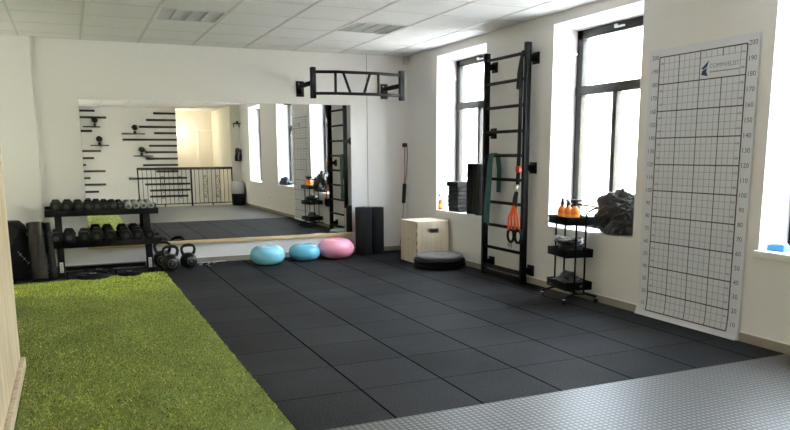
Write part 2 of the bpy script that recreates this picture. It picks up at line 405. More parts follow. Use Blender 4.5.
me.polygons.add(n); me.polygons.foreach_set('loop_start', np.arange(0, n*3, 3, dtype=np.int32)); me.polygons.foreach_set('loop_total', np.full(n,3,np.int32))
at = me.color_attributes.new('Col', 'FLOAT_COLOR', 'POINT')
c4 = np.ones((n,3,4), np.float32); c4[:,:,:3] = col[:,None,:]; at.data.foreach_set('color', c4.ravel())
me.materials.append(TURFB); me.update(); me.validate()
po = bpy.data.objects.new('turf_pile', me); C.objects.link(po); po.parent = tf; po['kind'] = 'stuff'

# ------------------------------------------------------------------ ceiling lamps (recessed louvre fittings, unlit)
def make_lamp():
    r = thing('ceiling_lamp', 'x', 'ceiling lamp', (0,0,H), 0, 'recessed louvre lamps in the ceiling')
    h = MB(); e = .284
    h.box(-e,e,-e,-e+.006,0,.10).box(-e,e,e-.006,e,0,.10).box(-e,-e+.006,-e,e,0,.10).box(e-.006,e,-e,e,0,.10).box(-e,e,-e,e,.10,.106)
    h.build('housing', ALU, r)
    fr = MB()
    for a, b, c, d in ((-.299,.299,-.299,-.272),(-.299,.299,.272,.299),(-.299,-.278,-.299,.299),(.278,.299,-.299,.299)): fr.box(a,b,c,d,-.003,.006)
    fr.build('frame', TUBE, r)
    lv = MB()
    for k in (-1,0,1):
        x = k*.14
        lv.prism([(x-.022,.075),(x+.022,.075),(x+.003,.002),(x-.003,.002)], -.27, .27, Matrix(((1,0,0,0),(0,0,1,0),(0,1,0,0),(0,0,0,1))))
    for s in (-1, 1): lv.prism([(s*.278,.075),(s*.262,.075),(s*.274,.002),(s*.278,.002)], -.27, .27, Matrix(((1,0,0,0),(0,0,1,0),(0,1,0,0),(0,0,0,1))))
    lv.build('reflector', ALU, r)
    bw = mat('blade_white', (.88,.88,.87,1), .5)
    for j in range(7):
        y = -.24+j*.08; cb = MB()
        for k in range(4):
            x = -.21+k*.14
            cb.prism([(x-.066,.034),(x+.066,.034),(x+.058,.006),(x-.058,.006)], y-.0015, y+.0015, Matrix(((1,0,0,0),(0,0,1,0),(0,1,0,0),(0,0,0,1))))
        cb.box(-.27,.27,y-.001,y+.001,.028,.033)
        cb.build('louvre_blade', bw, r)
    for k in range(4): MB().cyl((-.21+k*.14,-.265,.075),(-.21+k*.14,.265,.075),.013,seg=12).build('tube', TUBE, r)
    return r
lamp = make_lamp()
rowname = ['above the weight rack end of the room','second row out from the mirror wall','middle row of the room','fourth row from the mirror wall','row nearest the slatted far wall']
for i, (x, y) in enumerate(LIGHTS):
    side = 'on the turf side' if x < -3 else 'on the window side'
    lab = 'recessed square louvre lamp %s, %s' % (side, rowname[i//2])
    o = lamp if i == 0 else dup(lamp, (0,0,0), label=lab)
    o['label'] = lab; o.location = (x+.3-.6+.3, y-.3, H)
    o.location.x = x+.3

# ------------------------------------------------------------------ mirror and things on the back wall
mr = thing('wall_mirror', 'large frameless wall mirror above a pale wooden batten', 'mirror', (-2.42,0,.28))
MB().box(-1.604, 1.603, -.010, -.0005, 0, 1.63).build('mirror_glass', MIRROR, mr)
MB().box(-1.62, 1.60, -.028, -.0005, -.045, 0, .004).build('batten', BATTEN, mr)
pb = thing('pull_up_bar', 'black steel wall-mounted pull-up frame above the mirror', 'pull-up bar', (-.93,-.6,1.95))
for s in (-1,1):
    x = s*.567
    a = MB().box(x-.03, x+.07, .588, .6, .05, .24, .004).box(x-.015,x+.045,.55,.588,.09,.20,.004)
    pl = a.build('wall_plate', BLACKM, pb)
    MB().cyl((x,.585,.115),(x,.575,.115),.012,seg=8).cyl((x,.585,.20),(x,.575,.20),.012,seg=8).build('bolt', CHROME, pl)
    MB().box(x-.022, x+.022, .03, .56, .145, .195, .006).build('arm', BLACKM, pb)
    MB().box(x-.03, x+.03, -.03, .03, -.01, .345, .006).build('post', BLACKM, pb)
for z in (.048, .292):
    MB().tube([(-.567,0,z),(-.40,-.06,z),(-.31,-.09,z),(.20,-.09,z),(.30,-.06,z),(.567,0,z)], .018, 10).build('rail', BLACKM, pb)
for x in (-.32, .222): MB().cyl((x,-.09,.05),(x,-.09,.29),.016,seg=10).build('upright_grip', BLACKM, pb)
for x0, x1 in ((-.225,-.135), (.115,.035)): MB().cyl((x0,-.09,.29),(x1,-.09,.05),.016,seg=10).build('slanted_grip', BLACKM, pb)
cs = tag(MB().prism([(0,0),(.07,0),(.07,.035),(.0,.05)], 0, .10, T(-.075,-.002,2.443) @ rot('X',0) @ Matrix(((1,0,0,0),(0,-1,0,0),(0,0,1,0),(0,0,0,1))), .004).build('corner_sensor', BEIGE), 'small beige sensor box high in the corner by the ceiling', 'sensor')
# resistance tube in the corner
rt = thing('resistance_tube', 'red and black resistance tube hanging from a black hook in the corner', 'resistance band', (-.055,-.02,1.40))
MB().box(-.03,.03,-.02,.019,-.02,.035,.006).cyl((0,-.02,.005),(0,-.045,.005),.016,seg=12).build('hook', BLACKP, rt)
for s in (-1,1):
    MB().tube([(s*.016,-.035,0),(s*.02,-.04,-.15),(s*.012-.008,-.045,-.35),(-.03+s*.006,-.05,-.53)], .0055, 8).build('tube', REDF if s < 0 else mat('tube_dark', (.06,.03,.03,1), .5), rt)
MB().cyl((-.028,-.05,-.50),(-.046,-.055,-.76),.026,seg=14,bev=.008).build('handle', FOAM, rt)
MB().tube([(-.046,-.055,-.76),(-.055,-.05,-.95),(-.075,-.04,-1.20),(-.085,-.02,-1.33)], .005, 8).build('tail', REDF, rt)

# ------------------------------------------------------------------ stall bars (ladder)
LX0 = -.10
ld = thing('climbing_ladder', 'tall black steel climbing ladder fixed to the wall by the first window', 'climbing ladder', (LX0,-2.557,0))
for s, y in ((1,.372),(-1,-.372)):
    top = 2.315 if s > 0 else 2.335
    p = MB().box(-.03,.03,y-.022,y+.022,0,top,.004)
    po_ = p.build('post', BLACKM, ld)
    q = MB()
    for z in (2.0,1.51,1.028,.545): q.cyl((-.03,y,z),(-.034,y,z),.007,seg=8)
    q.build('bolt', CHROME, po_)
    for z in ((2.18,1.5,.125) if s > 0 else (2.19,1.15,.13)):
        MB().box(.0,.1,y-s*0-.02,y+.02,z-.03,z+.03,.003).box(.088,.0995,y-.055,y+.055,z-.055,z+.055,.003).build('wall_bracket', BLACKM, ld)
for z in (2.24,2.0,1.755,1.51,1.27,1.028,.787,.545,.305):
    MB().cyl((0,-.36,z),(0,.36,z),.0165,seg=12).build('rung', BLACKM, ld)
for z in (.10,.035): MB().box(-.02,.02,-.36,.36,z-.018,z+.018,.003).build('rung', BLACKM, ld)
# suspension trainer on the ladder
st = thing('suspension_trainer', 'black suspension straps with orange loops hung on the wall ladder', 'suspension trainer', (-.15,-2.895,2.24))
MB().ribbon([(.07,0,.0),(.05,0,.026),(.02,0,.018),(.005,-.0,-.06),(.0,0,-.9),(-.01,0,-1.25)], (0,1,.0), [.03,.03,.04,.05,.06,.06], .008).build('anchor_strap', CANVAS, st)
MB().ribbon([(-.005,-.02,-.02),(-.012,-.02,-.09),(-.02,-.0,-.2),(-.02,.02,-.34)], (0,1,.25), [.03,.06,.06,.04], .010).build('strap_pouch', CANVAS, st)
MB().ribbon([(-.014,.012,-1.32),(-.02,.02,-1.38),(-.022,.03,-1.46),(-.022,.035,-1.50)], (0,1,0), [.05,.07,.075,.07], .012).build('side_strap', CANVAS, st)
tag(MB().box(-.030,.005,-.050,.02,-1.135,-1.07,.008).build('strap_label', REDF, st), 'red strap label')
MB().tube([(-.02+.0,.02+.028*math.cos(t),-1.285+.035*math.sin(t)) for t in [2*PI*i/16 for i in range(16)]], .006, 8, True).build('carabiner', CHROME, st)
for k, dy in enumerate((-.06,-.015,.03,.065)):
    MB().ribbon([(-.028,.03+dy*.3,-1.46),(-.03,.025+dy*.5,-1.50),(-.03-.01*k,dy*.9+.01,-1.58),(-.03-.01*k,dy*1.15,-1.70)], (0,1,.1), [.018,.022,.03,.034], .006).build('orange_strap', ORANGEF, st)
for k, (dy, sg) in enumerate(((-.055,1),(.055,1))):
    pts = [(-.03-.012*k, dy+.055*math.sin(t)*1.0, -1.755+.065*math.cos(t)) for t in [2*PI*i/20 for i in range(20)]]
    MB().tube(pts, .014, 8, True).build('foot_loop', CANVAS, st)
MB().cyl((-.03,-.10,-1.70),(-.03,.11,-1.70),.016,seg=12,bev=.004).build('grip', FOAM, st)
for dy in (.06,.1): MB().tube([(-.03,dy,-1.83),(-.032,dy+.008,-1.86),(-.03,dy,-1.89),(-.028,dy-.008,-1.86)], .003, 6, True).build('buckle', CHROME, st)
# green latex band over a rung
gb = thing('exercise_band', 'dark green latex band draped over a rung of the wall ladder', 'resistance band', (-.10,-2.36,1.27))
MB().ribbon([(-.024,.03,0),(-.028,.045,-.12),(-.03,.06,-.3),(-.03,.08,-.5),(-.03,.095,-.71)], (0,1,.02), [.085,.10,.105,.11,.11], .008).build('front_fall', GREENF, gb)
MB().ribbon([(-.024,.02,.0),(-.016,.02,.017),(0,.01,.024),(.016,.0,.017),(.024,-.03,-.02),(.03,-.05,-.15),(.03,-.04,-.38)], (0,1,0), [.085,.09,.09,.09,.085,.08,.07], .007).build('back_fall', GREENF, gb)
MB().ribbon([(-.034,.085,-.5),(-.04,.06,-.62),(-.038,.045,-.72)], (0,1,.3), [.05,.06,.05], .006).build('loose_end', GREENF, gb)
# double socket on the wall
so = thing('wall_socket', 'white socket low on the wall behind the wall ladder', 'socket', (-.0005,-2.548,.35))
MB().box(-.011,0,-.06,.06,-.04,.04,.004).build('plate', WHITEPL, so)
for y in (-.03,.03): MB().cyl((-.012,y,0),(-.0105,y,0),.02,seg=16).build('outlet', mat('outlet_grey', (.5,.5,.48,1), .5), so)
so2 = dup(so, (-.0005,-7.525,.32), label='white socket on the wall between the two rear windows')

# ------------------------------------------------------------------ posture chart on the right wall
ch = thing('posture_chart', 'white posture grid chart with numbers 10 to 200 on the wall', 'wall chart', (0,-4.958,0))
prof = [(-.016,2.06),(-.016,.6),(-.017,.16),(-.022,.09),(-.034,.03),(-.045,.004)]
def chx(z):
    for (x1,z1),(x0,z0) in zip(prof, prof[1:]):
        if z >= z0: return x0+(x1-x0)*(z-z0)/(z1-z0)
    return prof[-1][0]
p = MB()
for (x1,z1),(x0,z0) in zip(prof, prof[1:]):
    p.box(0,1,-.495,.495,0,1, 0, Matrix(((.002,0,x1-x0,x0),(0,1,0,0),(0,0,z1-z0,z0),(0,0,0,1))))
p.build('sheet', PAPER, ch)
GL, GR = .388, -.400
def hl(mb, y0, y1, z, wdt): mb.box(chx(z)-.0016, chx(z)-.0002, min(y0,y1), max(y0,y1), z-wdt/2, z+wdt/2)
def vl(mb, y, z0, z1, wdt):
    zs = [z0]+[zz for _, zz in reversed(prof) if z0 < zz < z1]+[z1]
    for a, b in zip(zs, zs[1:]):
        mb.box(0,1,y-wdt/2,y+wdt/2,0,1, 0, Matrix(((.0014,0,chx(b)-chx(a),chx(a)-.0016),(0,1,0,0),(0,0,b-a,a),(0,0,0,1))))
LGL, LGR, LGB, LGT = .388-.788*.5+.0, GR+.05, 1.805, 1.945   # blank logo field
mi = MB(); ma = MB(); nc = 16
for i in range(1, 40):
    z = .05+.05*i
    if abs((z % .2)-.0) < 1e-6 or abs((z % .2)-.2) < 1e-6: continue
    if LGB < z < LGT: hl(mi, GL, LGL, z, .003); hl(mi, LGR, GR, z, .003)
    else: hl(mi, GL, GR, z, .003)
for i in range(1, nc):
    y = GL+(GR-GL)*i/nc; wd_ = .003
    if i % 4 == 0:
        if LGR < y <= LGL+.001 and i != 8: vl(ma, y, .05, LGB, .006); vl(ma, y, LGT, 2.0, .006)
        else: vl(ma, y, .05, 2.0, .006)
        continue
    if LGR < y < LGL: vl(mi, y, .05, LGB, wd_); vl(mi, y, LGT, 2.0, wd_)
    else: vl(mi, y, .05, 2.0, wd_)
for k in range(1, 11): hl(ma, GL, GR, .2*k, .008)
hl(ma, GL, GR, .05, .009); vl(ma, GL, .05, 2.0, .009); vl(ma, GR, .05, 2.0, .009)
mi.build('fine_grid', INKL, ch); ma.build('main_grid', INK, ch)
tx = MB()
def tm(y, z): return Matrix(((0,0,-1,chx(z)-.001),(-1,0,0,y),(0,1,0,z),(0,0,0,1)))
for v_ in range(10, 201, 10):
    z = v_/100
    tx.text(str(v_), .047, tm(GL+.045, z)); tx.text(str(v_), .047, tm(GR-.045, z))
for v_ in range(15, 200, 10):
    z = v_/100
    if v_ != 185 : tx.text(str(v_), .024, tm(GL-.03, z))
    tx.text(str(v_), .024, tm(GR+.03, z))
tx.build('number_print', INK, ch)
e = MB()
for poly in ([(.0,.035),(.062,.085),(.05,.045),(.018,.028)], [(.012,.022),(.05,.036),(.045,.012),(.06,-.02),(.02,-.012),(.0,-.005)]):
    e.prism(poly, 0, .0012, T(chx(1.86)-.001, LGL-.015, 1.84) @ Matrix(((0,0,-1,0),(-1,0,0,0),(0,1,0,0),(0,0,0,1))))
e.build('emblem', LOGOB, ch)
e = MB().text('COMMVELIST', .042, tm(LGL-.085, 1.885), 'LEFT')
for k in range(20): e.box(chx(1.84)-.0016, chx(1.84)-.0004, LGL-.10-.0125*k, LGL-.092-.0125*k, 1.842, 1.850)
e.build('logo_lettering', LOGOG, ch)

# ------------------------------------------------------------------ plyo box, discs, donuts, rollers
bx = thing('plyo_box', 'pale plywood jump box standing in the corner', 'plyo box', (-.26,-1.03,0))
f = MB(); hx, hy, t = .21, .232, .018
f.box(-hx,-.075,-hy,-hy+t,0,.5).box(.075,hx,-hy,-hy+t,0,.5).box(-.075,.075,-hy,-hy+t,0,.36).box(-.075,.075,-hy,-hy+t,.412,.5)
f.build('front_panel', PLY, bx)
MB().box(-hx,hx,hy-t,hy,0,.5).build('back_panel', PLY, bx)
s_ = MB().box(-hx,-hx+t,-hy+t,hy-t,0,.26).box(-hx,-hx+t,-hy+t,hy-t,.29,.5).box(-hx,-hx+t,-hy+t,-.04,.26,.29).box(-hx,-hx+t,.04,hy-t,.26,.29)
s_.build('side_panel', PLY, bx); MB().box(hx-t,hx,-hy+t,hy-t,0,.5).build('side_panel', PLY, bx)
MB().box(-hx+t,hx-t,-hy+t,hy-t,.482,.5).build('top_panel', PLY, bx)
j = MB()
for k in range(5): j.box(-hx-.0006,-hx+.004, -hy-.0006, -hy+t, .05+.1*k-.025+.0, .05+.1*k+.025)
j.build('finger_joint', mat('ply_edge', srgb(160,132,92), .6), bx)
def disc(name, label, cat, z, r, h, m, top=False, g=None):
    pr_ = [(0,0),(r*.9,0),(r*.97,h*.12),(r,h*.5),(r*.97,h*.88),(r*.93,h)]
    pr_ += [(r*.80,h),(r*.78,h*.86),(r*.22,h*.86),(r*.2,h),(0,h)]
    o = tag(MB().lathe(pr_, (0,0,0), 56).build(name, m), label, cat, g); o.location = (-.322,-1.55,z); return o
disc('balance_disc', 'large black disc at the bottom of the stack by the box', 'disc', 0, .305, .055, RUBBER, g='discs stacked by the plywood box')
disc('balance_disc', 'black disc in the middle of the stack by the box', 'disc', .055, .30, .05, RUBBER, g='discs stacked by the plywood box')
disc('balance_disc', 'grey disc on top of the stack by the box', 'disc', .105, .272, .045, DISCG, g='discs stacked by the plywood box')
def donut(label, c, r, h, m):
    pr_ = [(0,h*.76),(.045*r/.2,h*.79)]
    for i in range(29):
        a = PI*.5+.32-(PI+.42)*i/28
        pr_.append((r*.44+r*.56*math.cos(a), h*.5+h*.5*math.sin(a)))
    pr_ += [(0, h*.03)]
    root = thing('donut_ball', label, 'exercise ball', c, 0, 'donut balls by the mirror')
    MB().lathe(pr_, (0,0,0), 56).build('ball', m, root)
    MB().lathe([(.012,h*.755),(.012,h*.785),(.006,h*.79),(0,h*.79)], (.0,0,0), 12).build('plug', WHITEPL, root)
    rib = MB()
    for zz in (.42,.5,.58):
        rr = r*.44+r*.56*math.sqrt(1-((zz-.5)/.5)**2)
        rib.tube([(rr*math.cos(t), rr*math.sin(t), h*zz) for t in [2*PI*i/56 for i in range(56)]], .0016, 6, True)
    rib.build('seam_ring', m, root)
    return root
donut('blue donut ball nearest the kettlebells', (-2.075,-.475,0), .205, .222, BLUEB)
donut('slightly smaller blue donut ball between the other blue one and the pink one', (-1.582,-.36,0), .193, .205, BLUEB2)
donut('pink donut ball beside the black foam rollers', (-1.160,-.33,0), .230, .242, PINKB)
def roller(label, c, r, h):
    t = thing('foam_roller', label, 'foam roller', c, 0, 'black rollers standing in the corner')
    MB().lathe([(r*.45,0),(r*.97,0),(r,.006),(r,h-.006),(r*.97,h),(r*.45,h),(r*.45,h-.03),(0,h-.03)], (0,0,0), 40).build('foam', FOAM, t)
    MB().lathe([(r*.46,h-.03),(r*.46,h+.0005),(r*.40,h+.0005),(r*.40,h-.03)], (0,0,0), 30).build('core', BLACKP, t)
roller('black foam roller standing upright beside the pink ball', (-.722,-.18,0), .108, .615)
roller('black foam roller standing behind, nearer the room corner', (-.528,-.135,0), .102, .605)

# ------------------------------------------------------------------ dumbbell rack
RX = -3.865
rk = thing('dumbbell_rack', 'black two-tier steel dumbbell rack in front of the mirror', 'rack', (RX,-.30,0))
HW = .585
def shelf_(yc_, z, dep, tilt):
    M = T(0,yc_,z) @ rot('X', tilt)
    m = MB().box(-HW,HW,-dep/2,dep/2,-.012,0,.003,M).box(-HW,HW,-dep/2-.006,-dep/2+.006,-.052,.012,.003,M).box(-HW,HW,dep/2-.006,dep/2+.006,-.052,.03,.003,M)
    return m.build('shelf', BLACKM, rk)
shelf_(.085, .705, .21, 6); shelf_(-.045, .375, .22, 6)
for s in (-1,1):
    x = s*.458
    up = MB().prism([(-.02,0),(-.20+.10,0),(.02,.66),(.09,.66)][::1], x-.035, x+.035, Matrix(((0,0,1,0),(1,0,0,0),(0,1,0,0),(0,0,0,1))), .004)
    up.build('upright', BLACKM, rk)
    MB().box(x-.035,x+.035,-.19,.26,0,.045,.005).build('foot', BLACKM, rk)
    MB().box(x-.03,x+.03,.0,.20,.645,.675,.003).box(x-.03,x+.03,-.13,.08,.315,.345,.003).build('shelf_arm', BLACKM, rk)
    lb = MB().box(-.018,.018,-.001,.001,-.055,.055,0,T(x,-.098,.10) @ rot('X',-10)).build('white_label', LABELW, rk)
    lb['label'] = 'white sticker'
    q = MB()
    for k in range(5): q.box(-.010+.003*(k % 2),.010-.004*(k % 3),-.0016,-.0011,-.045+.018*k,-.039+.018*k,0,T(x,-.098,.10) @ rot('X',-10))
    q.build('label_print', INK, lb)
MB().box(-.43,.43,.20,.24,.02,.06,.004).build('cross_bar', BLACKM, rk)
# hex dumbbells
def make_db(name, label, m, grp, endm):
    t = thing(name, label, 'dumbbell', (0,0,0), 0, grp)
    hexp = lambda r: [(r*math.cos(PI/3*i), r*math.sin(PI/3*i)) for i in range(6)]
    R = .07; ZC = .0612; Mx = Matrix(((1,0,0,0),(0,0,1,0),(0,1,0,ZC),(0,0,0,1)))
    for s in (-1,1):
        y0 = s*.055; y1 = s*.125
        hd = MB().prism(hexp(R), min(y0,y1), max(y0,y1), Mx, .008).build('head', m, t)
        MB().cyl((0,s*.1252,ZC),(0,s*.1262,ZC),.030,seg=20).build('end_face', endm, hd)
    MB().tube([(0,-.058,ZC),(0,-.03,ZC),(0,0,ZC),(0,.03,ZC),(0,.058,ZC)], [.014,.016,.0175,.016,.014], 12).build('handle', CHROME, t)
    return t
def shelf_z(yc_, z, tilt, y): return z+(y-(yc_-.30))*math.tan(math.radians(tilt))
db = make_db('dumbbell', 'x', RUBBER, 'black hex dumbbells on the rack', mat('db_end', (.03,.03,.031,1), .4))
first = True
top = [(-4.335,.86),(-4.222,.86),(-4.112,.82),(-4.010,.80),(-3.918,.74),(-3.836,.70),(-3.755,.66),(-3.678,.62)]
low = [(-4.350,.98),(-4.222,1.0),(-4.070,.98),(-3.942,.96),(-3.812,.94),(-3.648,.92),(-3.522,.90),(-3.398,.86)]
for lst, shn, yc_, z, n_ in ((top,'upper',.085,.705,8),(low,'lower',-.045,.375,8)):
    for i, (x, sc) in enumerate(lst):
        lab = 'black hex dumbbell, %s from the rolled mats on the %s rack shelf' % (ORD[i], shn)
        o = db if first else dup(db, (0,0,0))
        first = False
        o['label'] = lab; y = -.30+yc_+.005; o.location = (x, y, z+.002); o.scale = (sc,)*3; o.rotation_euler = (math.radians(6),0,random.uniform(-.03,.03))
gd = None
for i, (x, dy) in enumerate(((-3.590,-.04),(-3.512,-.03),(-3.437,-.04),(-3.360,-.02))):
    lab = 'pale grey hex dumbbell, %s from the kettlebell end of the upper shelf' % ['fourth','third','second','first'][i]
    if gd is None: gd = make_db('dumbbell', lab, GREYDB, 'pale grey dumbbells at the end of the rack', mat('db_end_grey', (.10,.10,.10,1), .5)); o = gd
    else: o = dup(gd, (0,0,0), label=lab)
    o.location = (x, -.215+.03+dy*.5, .708); o.scale = (.56,.72,.56); o.rotation_euler = (math.radians(6),0,.05*i-.05)
# weight plates flat on the floor under the rack
def plate(label, c, r, h):
    t = thing('weight_plate', label, 'weight plate', c, 0, 'weight plates under the rack')
    MB().lathe([(r*.12,0),(r*.94,0),(r,h*.25),(r,h*.75),(r*.94,h),(r*.84,h),(r*.80,h*.7),(r*.42,h*.7),(r*.36,h),(r*.12,h),(r*.12,0)], (0,0,0), 44).build('disc', RUBBER, t)
    MB().lathe([(r*.125,h*.02),(r*.125,h+.001),(r*.21,h+.001),(r*.21,h*.9)], (0,0,0), 24).build('hub_ring', CHROME, t)
plate('larger black weight plate under the rack, by the rolled mats', (-4.02,-.60,0), .175, .045)
plate('smaller black weight plate under the rack, by the kettlebells', (-3.65,-.575,0), .125, .04)
plate('black weight plate lying behind, between the rack feet', (-3.95,-.28,0), .16, .04)

# ------------------------------------------------------------------ kettlebells
def kettlebell(label, c, s, rz):
    t = thing('kettlebell', label, 'kettlebell', c, rz, 'black kettlebells by the rack'); t.scale = (s,)*3
    R = .10
    pr_ = [(0,0),(.055,0),(.062,.004)]+[(R*math.cos(a), .098+R*math.sin(a)) for a in [math.radians(-62+i*8) for i in range(18)]]+[(.045,.192),(0,.196)]
    MB().lathe(pr_, (0,0,0), 36).build('body', IRON, t)
    MB().tube([(-.052,0,.165),(-.072,0,.20),(-.080,0,.235),(-.070,0,.265),(-.045,0,.281),(0,0,.285),(.045,0,.281),(.070,0,.265),(.080,0,.235),(.072,0,.20),(.052,0,.165)], [.021,.018,.017,.017,.018,.0185,.018,.017,.017,.018,.021], 12).build('handle', IRON, t)
    M = T(0,-.0975,.10) @ rot('X',90)
    e = MB()
    e.tube([(.045*math.cos(a), -.094+.0*a, .10+.045*math.sin(a)) for a in [2*PI*i/28 for i in range(28)]], .0035, 6, True)
    e.build('face_ring', SILVER, t)
    d = MB()
    for k in range(3): d.box(-.014+.011*k,-.008+.011*k,-.103,-.095,.084,.116)
    d.build('weight_mark', SILVER, t)
kettlebell('black kettlebell standing in front of the other two', (-3.20,-.545,0), 1.0, .05)
kettlebell('black kettlebell at the back, half hidden, nearest the rack', (-3.255,-.28,0), 1.08, -.25)
kettlebell('black kettlebell standing closest to the chrome bar', (-2.99,-.43,0), .97, .2)
cb_ = thing('dumbbell_bar', 'short chrome bar lying on the floor by the kettlebells', 'bar', (-2.72,-.14,.016), .07)
MB().cyl((-.21,0,0),(.21,0,0),.0125,seg=14).build('shaft', CHROME, cb_)
for x in (-.09,.09): MB().cyl((x-.012,0,0),(x+.012,0,0),.016,seg=16,bev=.003).build('collar', CHROME, cb_)
sc0 = None
for i, (x, y) in enumerate(((-2.85,-.32),(-2.745,-.36),(-2.655,-.22))):
    lab = ['chrome spring collar nearest the kettlebells','chrome spring collar lying in front of the chrome bar','chrome spring collar lying by the far end of the chrome bar'][i]
    if sc0 is None:
        sc0 = thing('spring_collar', lab, 'collar', (x,y,.022), .3, 'spring collars by the chrome bar')
        MB().tube([(-.012+.003*k/1.5, .017*math.cos(k*.7), .017*math.sin(k*.7)) for k in range(24)], .0032, 6).build('coil', CHROME, sc0)
        MB().tube([(-.012,.017,0),(-.014,.035,.01),(-.014,.055,.008)], .0032, 6).tube([(.034,.0,.017),(.034,.03,.022),(.034,.055,.02)], .0032, 6).build('grip', CHROME, sc0)
    else: dup(sc0, (x,y,.022), .3+1.3*i, lab)

# ------------------------------------------------------------------ bag and rolled mats by the left pillar
def loft(secs, n=28):
    b = MB(); rings = []
    for (cx, cy, rx, ry, z, pw) in secs:
        ring = []
        for i in range(n):
            a = 2*PI*i/n; c, s = math.cos(a), math.sin(a)
            ring.append(b.bm.verts.new((cx+rx*math.copysign(abs(c)**pw, c), cy+ry*math.copysign(abs(s)**pw, s), z)))
        rings.append(ring)
    for A, B in zip(rings, rings[1:]):
        for i in range(n): b.bm.faces.new((A[i], A[(i+1)%n], B[(i+1)%n], B[i]))
    b.bm.faces.new(rings[0][::-1]); b.bm.faces.new(rings[-1])
    return b
bg = thing('gym_bag', 'tall black gym bag with white lettering beside the rolled mat', 'bag', (-4.775,-.33,0))
loft([(0,0,.17,.12,0,.6),(0,0,.19,.14,.04,.6),(.0,0,.195,.145,.25,.65),(-.01,0,.18,.13,.45,.7),(-.02,0,.15,.11,.57,.75),(-.02,0,.10,.07,.62,.8)]).build('body', CANVAS, bg)
MB().tube([(-.12,-.10,.52),(-.07,-.13,.60),(.02,-.13,.61),(.08,-.10,.53)], .012, 8).build('carry_strap', CANVAS, bg)
MB().tube([(-.13,-.13,.05),(-.05,-.155,.3),(.06,-.135,.5)], .006, 6).build('zip', BLACKP, bg)
lt = MB()
for k in range(6):
    M = T(.055+.017*k,-.149+.004*max(0,k-2),.30-.024*k) @ rot('Y',48)
    lt.box(-.010,.010,-.002,.002,-.0035,.0035,0,M)
    if k % 2: lt.box(-.0035,.0035,-.002,.002,-.014,.014,0,M)
lt.build('lettering', LABELW, bg)
def rolled(label, p0, p1, r, turns, m):
    p0, p1 = Vector(p0), Vector(p1); ax = (p1-p0); L = ax.length; q = ax.to_track_quat('Z','Y')
    t = thing('rolled_mat', label, 'exercise mat', p0, 0, 'rolled mats by the left corner'); t.rotation_mode = 'QUATERNION'; t.rotation_quaternion = q
    pts = []; ns = turns*24
    for i in range(ns+1): a = 2*PI*i/24; rr = .02+(r-.02)*i/ns; pts.append((rr*math.cos(a), rr*math.sin(a)))
    th = (r-.02)/turns*.8; inner = [(x*(1-th/max(.02,math.hypot(x,y))), y*(1-th/max(.02,math.hypot(x,y)))) for x, y in pts]
    b = MB(); V = [[b.bm.verts.new((x,y,z)) for x, y in P] for P in (pts, inner) for z in (0,L)]
    for i in range(ns):
        b.bm.faces.new((V[0][i],V[0][i+1],V[1][i+1],V[1][i])); b.bm.faces.new((V[2][i+1],V[2][i],V[3][i],V[3][i+1]))
        b.bm.faces.new((V[0][i+1],V[0][i],V[2][i],V[2][i+1])); b.bm.faces.new((V[1][i],V[1][i+1],V[3][i+1],V[3][i]))
    b.bm.faces.new((V[0][-1],V[2][-1],V[3][-1],V[1][-1]))
    b.build('mat_roll', m, t)
    for z in (.16*L, .80*L):
        MB().lathe([(r+.001,z-.018),(r+.006,z-.018),(r+.006,z+.018),(r+.001,z+.018)], (0,0,0), 32).build('strap', BLACKP, t)
    return t
rolled('dark brown rolled exercise mat leaning upright in front of the black bag', (-4.53,-.62,.022), (-4.54,-.485,.605), .086, 4, MATROLL)
rolled('black rolled mat standing behind, against the rack end', (-4.395,-.60,.010), (-4.438,-.505,.60), .042, 3, CANVAS)

# ------------------------------------------------------------------ trolley
tr = thing('trolley', 'black three-tier metal trolley on castors under the second window', 'trolley', (-.180,-3.775,0), math.radians(-9))
TW, TL = .125, .175
for z0, z1 in ((.68,.745),(.40,.465),(.115,.18)):
    m = MB(); o_ = .012
    m.box(-TW+.006,TW-.006,-TL+.006,TL-.006,z0,z0+.006)
    for sgn in (-1,1):
        m.box(-TW,TW,sgn*TL-.004,sgn*TL+.004,z0,z1,.003); m.box(sgn*TW-.004,sgn*TW+.004,-TL,TL,z0,z1,.003)
    m.tube([(-TW,-TL,z1),(TW,-TL,z1),(TW,TL,z1),(-TW,TL,z1)], .006, 8, True)
    m.build('tray', BLACKM, tr)
for sx in (-1,1):
    for sy in (-1,1):
        MB().cyl((sx*.045,sy*(TL+.008),.085),(sx*.045,sy*(TL+.008),.74),.0085,seg=10).build('post', BLACKM, tr)
    MB().tube([(-TW-.03,sx*(TL+.03),.058),(-TW-.0,sx*(TL+.025),.066),(-.06,sx*(TL+.01),.085),(.06,sx*(TL+.01),.085),(TW,sx*(TL+.025),.066),(TW+.03,sx*(TL+.03),.058)], .009, 8).build('base_tube', BLACKM, tr)
    for sy in (-1,1):
        x, y = sx*(TW+.03), sy*(TL+.03)
        c_ = MB().cyl((x,y,.035),(x,y,.062),.008,seg=8).box(x-.014,x+.014,y-.012,y+.012,.03,.052,.004).build('castor', CHROME, tr)
        MB().cyl((x-.009,y,.0225),(x+.009,y,.0225),.0225,seg=18,bev=.004).build('wheel', RUBBER, c_)
MB().box(-.01,.01,-TL,TL,.078,.092).build('base_bar', BLACKM, tr)
MB().tube([(.045,-TL-.008,.70),(.045,-TL-.010,.775),(.052,-TL-.03,.80),(.07,-TL-.075,.822),(.095,-TL-.085,.832),(.112,-TL-.06,.838),(.115,-TL+.02,.84),(.115,TL-.03,.84),(.108,TL+.0,.83),(.07,TL+.008,.80),(.047,TL+.008,.77),(.045,TL+.008,.70)], .010, 8).build('handle', BLACKM, tr)
MT = T(-.180,-3.775,0) @ rot('Z',-9)
def tl(x, y, z): return MT @ Vector((x,y,z))
